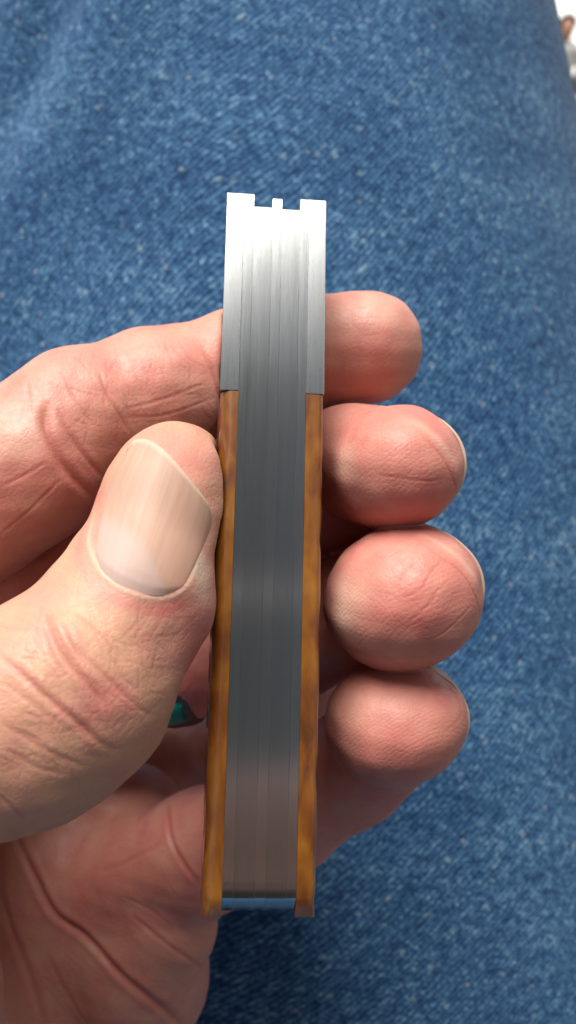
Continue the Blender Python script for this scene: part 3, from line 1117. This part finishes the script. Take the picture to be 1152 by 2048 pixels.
def phone():
    e = empty('phone', M.copy(), 'dark phone taking the picture, mirrored as the dark stretch of the steel knife back', 'phone')
    def box(nm, x0, x1, y0, y1, z0, z1, bev, mat, seg=3):
        bm = bmesh.new()
        bmesh.ops.create_cube(bm, size=1)
        for vv in bm.verts:
            vv.co = Vector(((x0, x1)[vv.co.x > 0], (y0, y1)[vv.co.y > 0], (z0, z1)[vv.co.z > 0]))
        ed = [q for q in bm.edges if abs((q.verts[0].co - q.verts[1].co).z) > 1] if bev > 2 else bm.edges[:]
        bmesh.ops.bevel(bm, geom=ed, offset=bev, segments=seg, affect='EDGES')
        return frombm(nm, bm, mat, e)
    box('back_cover', -34, 34, -29, 106, 2.5, 4.0, 8, mat_plain('dark_plastic', (.13, .15, .145), .5, 200, .2), 6)
    box('trim', -32, 32, 19.0, 25.5, 2.3, 2.49, .05, mat_plain('pale_trim', (.85, .80, .78), .4, 200, .1), 1)
    box('rim', -35, 35, -30, 107, 4.02, 9.0, 9, mat_plain('silver_rim', (.6, .6, .6), .3, 200, .1, 1.0), 6)
    box('screen', -33, 33, -26, 103, 9.02, 9.6, 7, mat_plain('screen_glass', (.02, .02, .022), .1, 200, .1), 6)
phone()

# ------------------------------------------------------------------ far person at the corner
def far_person():
    D = 10.5
    def WP(px, py, d):
        return M @ Vector(((px - 576) / F * d, (1024 - py) / F * d, -d))
    hd = WP(1134, 57, D)
    mw = Matrix.Translation((hd.x, hd.y, 0))
    hz = hd.z
    e = empty('person', mw, 'small blurred far-off person with dark hair and white top, at the upper right corner', 'person')
    def part(name, prims, k, mat, lo, hi, h):
        f = lambda p: d_group((prims, k), p)
        v, fc = surface_nets(f, lo, hi, h, 4)
        return newmesh(name, v, fc, mat, parent=e, scale=1)
    A = np.array
    sk = mat_plain('far_skin', (0.52, 0.27, 0.18), .6, 20, .1)
    z = hz
    body = [ell(A([0, 0, z]), A([.075, .095, .11])), ell(A([0, -.045, z - .07]), A([.05, .05, .05])), ell(A([0, -.10, z - .02]), A([.014, .022, .026])),
            ell(A([-.077, 0, z - .01]), A([.012, .02, .03])), ell(A([.077, 0, z - .01]), A([.012, .02, .03])),
            caps((0, 0.01, z - .08), (0, 0.02, z - .18), .055, .06), caps((0, .03, z - .25), (0, .02, .16), .12, .13),
            caps((-.17, .03, z - .24), (-.24, -.02, z - .48), .048, .04), caps((-.24, -.02, z - .48), (-.16, -.26, .36), .038, .028),
            caps((.17, .03, z - .24), (.24, -.02, z - .48), .048, .04), caps((.24, -.02, z - .48), (.16, -.26, .36), .038, .028),
            ell(A([-.15, -.31, .36]), A([.035, .055, .022])), ell(A([.15, -.31, .36]), A([.035, .055, .022])),
            caps((-.09, 0, .12), (-.13, -.42, .40), .085, .06), caps((-.13, -.42, .40), (-.14, -.62, .06), .055, .04), caps((-.14, -.62, .045), (-.15, -.80, .035), .04, .032),
            caps((.09, 0, .12), (.13, -.42, .40), .085, .06), caps((.13, -.42, .40), (.14, -.62, .06), .055, .04), caps((.14, -.62, .045), (.15, -.80, .035), .04, .032)]
    bx = ((-.42, -.95, -.02), (.42, .28, z + .2))
    part('body', body, .03, sk, *bx, .02)
    part('hair', [ell(A([0, .0, z + .06]), A([.105, .125, .095])), ell(A([0, .07, z - .05]), A([.07, .05, .08]))], .02, mat_plain('dark_hair', (.02, .016, .014), .5, 60, .3), (-.2, -.05, z - .2), (.2, .25, z + .2), .012)
    part('shirt', [caps((0, .03, z - .25), (0, .02, .22), .135, .145), caps((-.08, .03, z - .21), (-.18, .03, z - .25), .075, .07), caps((.08, .03, z - .21), (.18, .03, z - .25), .075, .07),
                   caps((-.18, .03, z - .25), (-.235, -.01, z - .44), .064, .056), caps((.18, .03, z - .25), (.235, -.01, z - .44), .064, .056)], .04, mat_plain('white_cotton', (.80, .80, .77), .9, 10, .05), *bx, .02)
    part('trousers', [caps((-.09, .0, .13), (-.13, -.42, .40), .105, .078), caps((-.13, -.42, .40), (-.14, -.61, .10), .074, .056), caps((.09, .0, .13), (.13, -.42, .40), .105, .078), caps((.13, -.42, .40), (.14, -.61, .10), .074, .056), caps((-.08, .03, .14), (.08, .03, .14), .125, .125)], .03,
         mat_plain('grey_cotton', (.20, .19, .18), .9, 10, .15), *bx, .02)
far_person()

tick('end')
